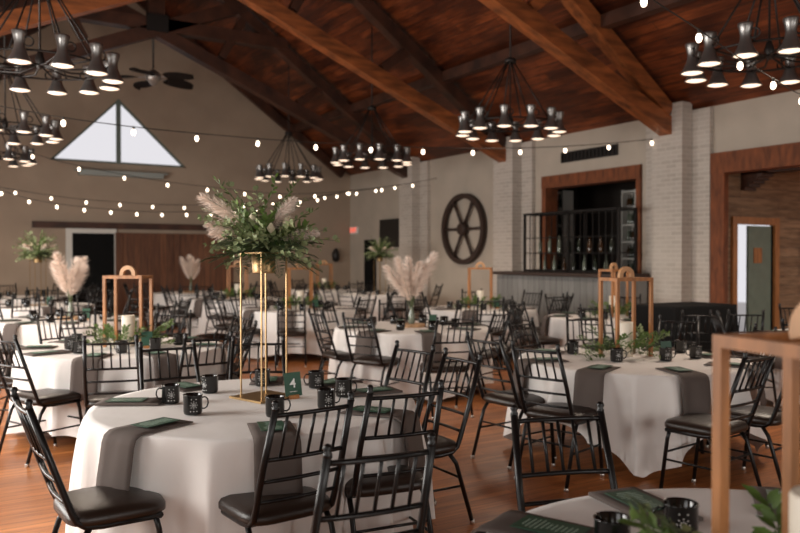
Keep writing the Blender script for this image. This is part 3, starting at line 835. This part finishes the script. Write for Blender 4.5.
def plume(name, L, droop, fat, seed, n=900):
    r = random.Random(seed); b = MB(); b.recalc = False
    def P(s_): return Vector((L*s_, 0, -droop*s_*s_))
    b.mi = 1; b.tube([P(i/8) for i in range(9)], .0025, 5); b.mi = 0
    for i in range(n):
        s_ = r.uniform(.30,1)**.9; p = P(s_); e = math.sin(PI*min(1,(s_-.28)/.74))**.6
        a = r.uniform(0,2*PI); d = Vector((r.uniform(.4,1.5), math.cos(a)*.9, math.sin(a)*.9-.45)).normalized()
        l = fat*e*r.uniform(.5,1.5)+.012; w = .0017
        q = d.cross(Vector((r.uniform(-1,1),r.uniform(-1,1),r.uniform(-1,1)))).normalized()*w
        mid = p+d*l*.55+Vector((0,0,-.004)); tip = p+d*l+Vector((0,0,-.018*l/.06))
        v = [b.bm.verts.new(x) for x in (p-q*.5,p+q*.5,mid+q,mid-q,tip)]
        b.bm.faces.new([v[0],v[1],v[2],v[3]]); b.bm.faces.new([v[3],v[2],v[4]])
    return b.build(name, ['pampas','stem'])
protos = {'euc':[branch('euc',1),branch('euc',2)],'fern':[branch('fern',3),branch('fern',4)],'ruscus':[branch('ruscus',5),branch('ruscus',6)],'wisp':[branch('wisp',7)],'plume':[plume('pampas_plume',.36,.09,.050,8,520)]}
pdata = {k:[o.data for o in v] for k,v in protos.items()}
pname = {k:v[0].name for k,v in protos.items()}
for v in protos.values():
    for o in v: bpy.data.objects.remove(o)
def add_branch(t, kind, base, az, el, sc, roll=0, i=0):
    """el: elevation of the branch axis"""
    o = bpy.data.objects.new(pname[kind], pdata[kind][i % len(pdata[kind])]); COL.objects.link(o); o.parent = t
    o.location = base; o.rotation_mode = 'XYZ'
    m = Matrix.Rotation(az,4,'Z')@Matrix.Rotation(-el,4,'Y')@Matrix.Rotation(roll,4,'X')
    o.rotation_euler = m.to_euler(); o.scale = (sc,sc,sc)
    return o
STZ = .87     # stand height above the table
def make_gold_stand(label):
    t = empty('gold_flower_stand', label, 'flower stand')
    b = MB(); hh = .145; b.box((-hh,-hh,0),(hh,hh,.012)); b.build('base_plate','gold',t)
    for sx in (1,-1):
        for sy in (1,-1):
            b = MB(); b.box((sx*.095-.0038,sy*.095-.0038,.012),(sx*.095+.0038,sy*.095+.0038,STZ)); b.build('post','gold',t)
    b = MB()
    for p,q in (((-.095,-.095),(.095,-.095)),((.095,-.095),(.095,.095)),((.095,.095),(-.095,.095)),((-.095,.095),(-.095,-.095))):
        b.beam((*p,STZ-.004),(*q,STZ-.004),.009,.009)
    for q in ((.095,.095),(.095,-.095)): b.beam((-q[0],-q[1],STZ-.006),(q[0]*1,q[1]*1,STZ-.006),.006,.006)
    b.build('top_frame','gold',t)
    return t
def make_bouquet(seed, label):
    """arrangement in a gold bowl; origin at bowl base"""
    r = random.Random(seed)
    t = empty('floral_arrangement', label, 'flower arrangement')
    b = MB(); b.lathe([(.0,.004),(.066,0),(.068,.006),(.072,.125),(.068,.125),(.064,.012),(0,.012)],24); b.build('gold_bowl','gold',t)
    c = Vector((0,0,.135))
    for k in range(22):
        az = 2*PI*k/22+r.uniform(-.15,.15); add_branch(t,'fern',c,az,r.uniform(-.14,.4),r.uniform(.85,1.2),r.uniform(-.4,.4),k)
    for k in range(48):
        az = 2*PI*k*.382+r.uniform(-.2,.2); add_branch(t,'euc',c,az,r.uniform(.0,1.4),r.uniform(.8,1.25),r.uniform(-1,1),k)
    for k in range(26):
        az = 2*PI*k*.382+r.uniform(-.2,.2)+1; add_branch(t,'ruscus',c,az,r.uniform(.0,1.4),r.uniform(.6,.98),r.uniform(-1,1),k)
    for k in range(9):
        az = r.uniform(0,2*PI); add_branch(t,'wisp',c,az,r.uniform(.7,1.45),r.uniform(1.15,1.5),0,k)
    for k in range(7):
        az = r.uniform(0,2*PI); el = r.uniform(.5,1.3); p = c+Vector((math.cos(az)*math.cos(el),math.sin(az)*math.cos(el),math.sin(el)))*r.uniform(.2,.27)
        b = MB()
        for q in range(5):
            s_ = 1-q*.17; b.lathe([(.003,-.01),(.016*s_,0.0),(.024*s_,.012+.004*q),(.022*s_,.024+.004*q)],9,p+Vector((0,0,.002*q)))
        b.build('cream_bloom','pale',t)
    return t

gs = make_gold_stand('tall gold wire stand carrying the big bouquet on the number 4 table')
gb = make_bouquet(3,'big loose bouquet of greenery and pampas on the tall gold stand')
gfar = make_bouquet(9,'x')
# pampas on the near bouquet: azimuths so that they show left and right of the bouquet
def az_of(lat, dep): v = wd(lat,dep); return math.atan2(v.y, v.x)

def make_lantern(label):
    """open wooden box stand, arch ring on top; X long side .36, Y short .21"""
    t = empty('wooden_lantern_stand', label, 'lantern stand')
    hx, hy, p, Hh = .18, .105, .0132, .668
    for sx in (1,-1):
        for sy in (1,-1): boxobj('post',(sx*hx-p,sy*hy-p,0),(sx*hx+p,sy*hy+p,Hh-.028),'cedar',t)
    for z in (Hh-.028,):
        for sy in (1,-1): boxobj('long_rail',(-hx-p,sy*hy-p,z),(hx+p,sy*hy+p,z+.028),'cedar',t)
        for sx in (1,-1): boxobj('short_rail',(sx*hx-p,-hy+p,z),(sx*hx+p,hy-p,z+.028),'cedar',t)
    boxobj('cross_bar',(-.014,-hy+p,Hh-.028),(.014,hy-p,Hh),'cedar',t)
    n = 20; b = MB(); ro, ri, w = .078, .042, .016
    pr = []
    for i in range(n+1):
        a = -.25+(PI+.5)*i/n; pr.append([(rr*math.cos(a), y, Hh+.015+rr*math.sin(a)) for rr,y in ((ro,-w),(ro,w),(ri,w),(ri,-w))])
    V = [[b.bm.verts.new(q) for q in x] for x in pr]
    for i in range(n):
        for j in range(4): b.bm.faces.new([V[i][j],V[i][(j+1)%4],V[i+1][(j+1)%4],V[i+1][j]])
    b.bm.faces.new(V[0]); b.bm.faces.new(V[-1][::-1]); b.build('wooden_arch','cedar2',t)
    return t
lan = make_lantern('x')
def make_candle():
    b = MB(); b.lathe([(.0,0),(.058,0),(.06,.004),(.06,.285),(.055,.292),(.05,.285),(.02,.272),(0,.270)],24); o = b.build('pillar_candle','wax'); o['category'] = 'candle'
    b = MB(); b.tube([(0,0,.27),(.001,0,.292)],.0015,5); b.build('wick','wire',o)
    return o
can = make_candle()
def make_garland(seed, near):
    r = random.Random(seed)
    t = empty('greenery_garland','x','greenery')
    for k in range(32):
        a = 2*PI*k/32; base = Vector((.16*math.cos(a),.11*math.sin(a),.035))
        add_branch(t, ['ruscus','fern','ruscus','euc'][k%4], base, a+r.uniform(.3,1.2), r.uniform(.05,1.0), r.uniform(.55,.8), r.uniform(-.6,.6), k)
    return t
gar = make_garland(5, True)
# far garland as one mesh
bmj = bmesh.new()
bpy.context.view_layer.update()
for chd in gar.children:
    n0 = len(bmj.verts); bmj.from_mesh(chd.data); bmj.verts.ensure_lookup_table()
    bmesh.ops.transform(bmj, matrix=chd.matrix_basis, verts=bmj.verts[n0:])
me = bpy.data.meshes.new('greenery_garland'); bmj.to_mesh(me); bmj.free(); me.materials.append(M['leaf']); me.materials.append(M['stem'])
gar_far = bpy.data.objects.new('greenery_garland', me); COL.objects.link(gar_far); gar_far['category'] = 'greenery'
def make_pampas_vase():
    t = empty('pampas_vase','x','vase')
    b = MB(); b.lathe([(0,.004),(.035,0),(.04,.01),(.038,.10),(.022,.16),(.024,.20),(.020,.20),(.018,.16),(.033,.10),(0,.02)],18); b.build('glass_vase','clearb',t)
    r = random.Random(11)
    for k in range(9):
        add_branch(t,'plume',Vector((0,0,.12)),2*PI*k/9+r.uniform(-.3,.3),r.uniform(1.3,1.56),r.uniform(1.3,2.15),r.uniform(-.5,.5),0)
    return t
pv = make_pampas_vase()
def make_slab():
    b = MB(); n = 28
    r = random.Random(2); rr = [.17+r.uniform(-.008,.008) for _ in range(n)]
    lo = [b.bm.verts.new((rr[k]*math.cos(2*PI*k/n), rr[k]*math.sin(2*PI*k/n), 0)) for k in range(n)]
    hi = [b.bm.verts.new((rr[k]*math.cos(2*PI*k/n), rr[k]*math.sin(2*PI*k/n), .035)) for k in range(n)]
    b.bm.faces.new(lo[::-1]); b.bm.faces.new(hi)
    for k in range(n): b.bm.faces.new([lo[k],lo[(k+1)%n],hi[(k+1)%n],hi[k]])
    o = b.build('wood_slice','bark'); o['category'] = 'wood slice'; return o
slab = make_slab()
def make_card(num):
    t = empty('table_number_card','x','table number')
    b = MB(); b.box((-.03,-.018,0),(.03,.018,.022)); b.build('wooden_holder','cedar',t)
    m = Matrix.Rotation(-.16,4,'X')
    b = MB(); b.box((-.05,-.0015,.014),(.05,.0015,.155),m); cd_ = b.build('card','menu',t)
    if num:
        cu = bpy.data.curves.new('numeral','FONT'); cu.body = num; cu.size = .078; cu.align_x = 'CENTER'; cu.align_y = 'CENTER'; cu.extrude = .0006; cu.offset = .0002
        o = bpy.data.objects.new('numeral', cu); COL.objects.link(o); o.parent = cd_; o.location = m@Vector((0,-.0028,.088)); o.rotation_euler = (HP-.16,0,0); cu.materials.append(M['white']); o = to_mesh(o)
        # small line under the numeral
        b = MB(); b.box((-.022,-.0024,.040),(.022,-.0018,.043),m); b.build('printed_lines','white',cd_)
    return t
card4 = make_card('4'); card0 = make_card('')

SIDES = ['right','far right','far','far left','left','near left','near','near right']
def side_of(v):
    """v: offset from the table centre in room coordinates -> word as seen from the photo"""
    lat = v.x*C-v.y*S; dep = v.x*S+v.y*C
    return SIDES[int(round(math.atan2(dep,lat)/(PI/4))) % 8]

# (lateral, depth), description, centrepiece, setting phase (deg, camera frame), chairs: None = ring
TABLES = [
 dict(k='T1', c=(-.83,4.5), d='the number 4 table', cp='gold'),
 dict(k='T2', c=(1.92,6.45), d='the big lantern table at right', cp='lantern', la=25),
 dict(k='T3', c=(1.06,1.92), d='the cropped table at bottom right', cp='lantern', la=-69),
 dict(k='T4', c=(-2.60,7.3), d='the lantern table at left', cp='lantern', la=-8),
 dict(k='T5', c=(-4.45,10.5), d='the pampas table at far left', cp='pampas'),
 dict(k='T6', c=(-1.63,12.7), d='the lantern table behind the big bouquet', cp='lantern', la=15),
 dict(k='T7', c=(.14,9.4), d='the central pampas table', cp='pampas'),
 dict(k='T8', c=(1.32,12.8), d='the lantern table before the wagon wheel', cp='lantern', la=-12),
 dict(k='T9', c=(3.02,11.0), d='the lantern table before the bar counter', cp='lantern', la=40),
 dict(k='T10', c=(4.9,8.3), d='the table by the timber doorway', cp='none'),
 dict(k='T11', c=(-6.33,13.6), d='the gold stand table near the charcoal door', cp='gold2'),
 dict(k='T12', c=(-3.3,15.8), d='the lantern table before the barn door', cp='lantern', la=0),
 dict(k='T13', c=(-.46,17.8), d='the gold stand table near the far corner', cp='gold3'),
 dict(k='T14', c=(-8.0,16.4), d='the back row table at far left', cp='none'),
 dict(k='T15', c=(-4.95,18.4), d='the back row pampas table', cp='pampas'),
 dict(k='T16', c=(-1.95,20.0), d='the back row lantern table', cp='lantern', la=20),
]
def cam_az(deg):      # camera-frame angle (0 = right, 90 = away) -> room azimuth
    return deg*D2R - YAW
EXPL = {   # explicit chairs: (lat, dep) under the back top, facing (lat, dep)
 'T1': [((-.36,3.27),(-.60,.80)), ((.03,3.62),(-.42,.91)), ((.39,4.86),(-.85,-.52)), ((.10,5.32),(-.75,-.66)), ((-1.05,5.76),(.12,-.99)), ((-1.63,5.45),(.5,-.87)), ((-1.63,3.34),(.82,.57))],
 'T2': [((.93,5.36),(.68,.73)), ((2.28,4.92),(-.62,.78)), ((2.78,5.25),(-.62,.78)), ((2.78,7.75),(-.5,-.86)), ((1.15,7.4),(.7,-.71)), ((1.9,7.98),(.0,-1)), ((3.15,6.7),(-1,0))],
 'T3': [((.63,3.10),(.2,-.98))],
 'T4': [((-2.16,5.80),(-.25,.97)), ((-1.49,6.05),(-.55,.83)), ((-3.05,5.95),(.55,.84)), ((-1.35,7.0),(-1,.1)), ((-1.65,8.2),(-.75,-.66)), ((-2.5,8.6),(0,-1)), ((-3.6,8.1),(.8,-.6)), ((-3.85,7.1),(1,0))],
 'T7': [((.54,7.6),(-.25,.97)), ((-.45,8.15),(.55,.84)), ((-.95,8.75),(.85,.5)), ((1.15,8.7),(-.8,.6)), ((1.5,9.6),(-1,0)), ((.95,10.5),(-.55,-.83)), ((-.1,10.75),(.1,-1)), ((-1.0,10.1),(.8,-.6))],
}
CLP = None
extra = [((-.06,2.50),(-.42,.91),'black chair pulled out in the foreground, nearest to the camera','nearest'),
         ((.64,5.95),(.80,.60),'black chair standing out in the aisle right of the number 4 table','aisle')]
T1SET = [-74,-121,-178,138,95,60,26,-24]
T1MUG = [(-1.32,4.47,200),(-1.11,4.16,20),(-1.18,4.82,150),(-.90,5.08,180),(-.66,4.1,10),(-.54,5.0,200),(-.41,4.32,20),(-.34,4.69,-10)]
usedx = {}
bq_used = {}
for ti, T in enumerate(TABLES):
    k = T['k']; lat, dep = T['c']; c = wp(lat,dep); desc = T['d']; near = dep < 9
    # table + cloth
    t = empty('round_table','round table hidden under the cloth of '+desc,'table',c,0)
    make_table_parts(t)
    kw = dict(T1=dict(hem=.02,hemv=.12,lobe=cam_az(-60),nf=21,amp=1.35),T2=dict(hem=.01,hemv=.36,lobe=cam_az(-101),nf=19,amp=1.3)).get(k, dict(hem=.02,hemv=.12,lobe=ti,nf=15+ti%3))
    cl = make_cloth(ti+3, **kw).build('tablecloth','cloth'); cl.location = c
    tag(cl, 'white floor-length cloth on '+desc, 'tablecloth', 'white tablecloths')
    # settings
    if k == 'T1': angs = T1SET
    elif k == 'T3': angs = [110,144,180,70]
    elif k == 'T2': angs = [-80,-124,-168,145,100,55,10,-35]
    elif k == 'T4': angs = [-50,-88,-130,-170,150,100,55,5]
    else: angs = [ti*17+j*45 for j in range(8)]
    for j, ad in enumerate(angs):
        a = cam_az(ad); v = Vector((math.cos(a),math.sin(a),0)); sd = side_of(v)
        flat = (k == 'T1' and j in (2,6)) or (k == 'T3' and j in (0,)) or (k not in ('T1','T2','T3') and j % 3 == 2)
        g = 'napkins on '+desc
        front = math.cos((ad+90)*D2R) > -.35
        if dep > 12.5 and not front: continue
        if dep > 17 : continue
        n_ = inst(nap_flat if flat else nap_hang, c, a, ('folded flat' if flat else 'hanging')+' taupe napkin on the %s of %s'%(sd,desc), g)
        if dep < 12:
            inst(menu_near if near else menu_far, c, a, 'green menu card on the %s napkin of %s'%(sd,desc), 'menu cards on '+desc)
    if k == 'T1': mugs = T1MUG
    elif k == 'T3': mugs = [(.84,2.32,170),(.60,2.19,60)]
    elif k == 'T2': mugs = [((x-400)/F*d_,d_,az) for x,d_,az in ((617,6.25,0),(573,6.75,200),(666,6.30,0),(681,6.85,30),(696,6.45,180),(600,7.0,90),(652,7.1,10))]
    else: mugs = []
    if not mugs:
        for j in range(8 if dep < 17 else 4):
            a = (angs[j % len(angs)]+16)*D2R; rr = .50+.08*((j*7)%3-1)*.5
            mugs.append((lat+rr*math.cos(a), dep+rr*math.sin(a), R.uniform(0,360)))
    for (ml,md,az) in mugs:
        p = wp(ml,md,TZ+.0085); sd = side_of(p-c)
        inst(mug_near if dep < 9 else mug_far, p, cam_az(az)-HP, 'black glazed mug at the %s of %s'%(sd,desc), 'mugs on '+desc)
    # centrepiece
    z = TZ+.008
    cp = T['cp']
    if cp.startswith('gold'):
        if k == 'T1':
            p = wp(-.815,4.65,z); gs.location = p; gs.rotation_euler.z = PI/4-YAW+.08
            gb.location = p+Vector((0,0,STZ-.125))
            for (la,de,el,sc,base) in ((-.95,-.35,.62,.95,.0),(-1,-.25,.50,.85,.0),(-1,.1,.92,1.3,.02),(.75,-.4,1.15,.95,0),(.6,.2,1.25,.9,0),(1,-.1,.5,.9,0)):
                add_branch(gb,'plume',Vector((0,0,.16)),az_of(la,de),el,sc,0,0)
        else:
            p = Vector((c.x,c.y,z)); o = copy_tree(gs); o.location = p; o['label'] = 'gold flower stand on '+desc
            o = place(gfar, bq_used.get('f',False), p+Vector((0,0,STZ-.125)), ti, 'distant bouquet of greenery and pampas on '+desc); 
            if not bq_used.get('f'):
                for q in range(5): add_branch(gfar,'plume',Vector((0,0,.14)),q*1.3,.8,.9,0,0)
            bq_used['f'] = True
    elif cp == 'lantern':
        if k == 'T3': p = wp(.884,1.615,z)
        elif k == 'T2': p = wp((626-400)/F*6.6,6.6,z)
        elif k == 'T4': p = wp((128-400)/F*7.35,7.35,z)
        else: p = Vector((c.x,c.y,z))
        rz = T['la']*D2R-YAW
        inst(lan, p, rz, 'open wooden lantern stand with arch on '+desc, 'wooden lantern stands')
        o = inst(can, p, 0, 'ivory pillar candle inside the wooden stand of '+desc, 'pillar candles')
        if k == 'T3': o.scale = (1.1,1.1,1.2)
        o = inst(gar if near else gar_far, p, rz, 'leafy greenery around the candle on '+desc, 'table greenery')
        o.scale = (1.45,1.45,1.5) if k == 'T3' else ((1.2,1.2,1.2) if near else (1.1,1.1,1.1))
    elif cp == 'pampas':
        p = Vector((c.x,c.y,z)); 
        inst(slab, p, ti, 'round wood slice under the vase on '+desc, 'wood slices')
        inst(pv, p+Vector((0,0,.036)), ti, 'glass vase of blush pampas grass on '+desc, 'pampas vases')
    # number cards
    if k == 'T1':
        card4.location = wp((294-400)/F*4.62,4.62,z); card4.rotation_euler = (0,-.08,-YAW+.25); card4['label'] = 'green table number card reading 4 beside the gold stand'
    elif k not in ('T3',) and dep < 15:
        q = Vector((.26,-.12,0)); q.rotate(Euler((0,0,-YAW)))
        inst(card0, Vector((c.x,c.y,z))+q, -YAW+.3, 'green table number card on '+desc, 'table number cards')
    # chairs
    if k in EXPL: lst = [(wp(*p), wd(*f)) for p,f in EXPL[k]]
    else:
        lst = []
        for j in range(8):
            a = 2*PI*j/8+ti*.37; rr = 1.50+R.uniform(-.03,.06); v = Vector((math.cos(a),math.sin(a),0))
            f = -v; f.rotate(Euler((0,0,R.uniform(-.18,.18))))
            lst.append((c+v*rr, f))
    seen = {}
    for p,f in lst:
        if p.x > 9.75 and p.y > 7.5 or p.x > 10.3 or p.x < XL+.1 or p.y > YG-.35: continue
        if k not in ('T1','T2','T4') and (Vector((p.x,p.y,0))-wp(3.62,9.9)).length < 1.15: continue
        sd = side_of(p-c); nsd = seen.get(sd,0); seen[sd] = nsd+1
        w = '' if nsd == 0 else ('second ' if nsd == 1 else 'third ')
        if nsd and (p-c).length > 0: pass
        chair_at(p, f, '%sblack spindle-back chair at the %s of %s'%(w,sd,desc), 'chairs around '+desc)
for p,f,lb,g in extra: chair_at(wp(*p), wd(*f), lb, None)

# black draped service table by the right pillar
p = wp(3.62,9.9); 
b = MB(); n = 60; rz = -.05
def rr_pt(q, s_):
    per = q*4; e = int(per) % 4; f = per-int(per); hx, hy = .55,.35
    P4 = [(-hx,-hy),(hx,-hy),(hx,hy),(-hx,hy)]; a_, b_ = P4[e], P4[(e+1)%4]
    x = a_[0]+(b_[0]-a_[0])*f; y = a_[1]+(b_[1]-a_[1])*f
    w = 1+.06*s_*(1+.7*math.sin(q*2*PI*9)); return Vector((x*w, y*w, 1.0-.98*s_))
rows = [[b.bm.verts.new(rr_pt(i/n,s_)) for i in range(n)] for s_ in (0,.03,.2,.5,.8,1)]
b.bm.faces.new(rows[0])
for i in range(5):
    for j in range(n): b.bm.faces.new([rows[i][j],rows[i][(j+1)%n],rows[i+1][(j+1)%n],rows[i+1][j]]).smooth = True
o = b.build('draped_service_table','blackcloth'); o.location = p; o.rotation_euler.z = rz
tag(o,'black draped service table in front of the brick pillar by the doorway','table')
for q,lb in (((3.3,8.55),'black chair standing left in front of the black draped table'),((3.85,8.65),'black chair standing right in front of the black draped table')):
    chair_at(wp(*q), wd(.15,1), lb, None)

# ------------------------------------------------------------------ light
W = bpy.data.worlds.new('daylight'); bpy.context.scene.world = W; W.use_nodes = True
W.node_tree.nodes['Background'].inputs[0].default_value = (.84,.82,.86,1); W.node_tree.nodes['Background'].inputs[1].default_value = .85
def area(name, loc, rot, sx, sy, e, col=(1,.965,.91)):
    li = bpy.data.lights.new(name,'AREA'); li.shape = 'RECTANGLE'; li.size = sx; li.size_y = sy; li.energy = e; li.color = col
    o = bpy.data.objects.new(name, li); COL.objects.link(o); o.location = loc; o.rotation_euler = rot
for (u0,u1,z0,z1) in LW:
    area('window_daylight',(XL+.02,(u0+u1)/2,(z0+z1)/2),(0,-HP,0),z1-z0-.1,u1-u0-.1,25 if u1 < 3 else 210)
for (u0,u1,z0,z1) in BW:
    area('window_daylight',((u0+u1)/2,YB+.02,(z0+z1)/2),(HP,0,0),u1-u0-.1,z1-z0-.1,120)
area('annex_fill',(14.5,3.0,3.2),(0,0,0),2,2,190)  # added fill lamp under the annex ceiling to brighten the boards, no window there

# ------------------------------------------------------------------ camera
cam = bpy.data.cameras.new('camera'); cam.sensor_width = 36; cam.lens = F/800*36
co = bpy.data.objects.new('camera', cam); COL.objects.link(co); co.location = (0,0,H)
co.rotation_euler = (HP-math.atan((266.5-HY)/F), 0, -YAW)
cam.dof.use_dof = True; cam.dof.focus_distance = 3.9; cam.dof.aperture_fstop = 2.2; cam.clip_start = .05
sc = bpy.context.scene; sc.camera = co
sc.view_settings.view_transform = 'Standard'; sc.view_settings.look = 'None'; sc.view_settings.gamma = 1; sc.view_settings.exposure = .16
sc.cycles.max_bounces = 8; sc.cycles.sample_clamp_indirect = 4
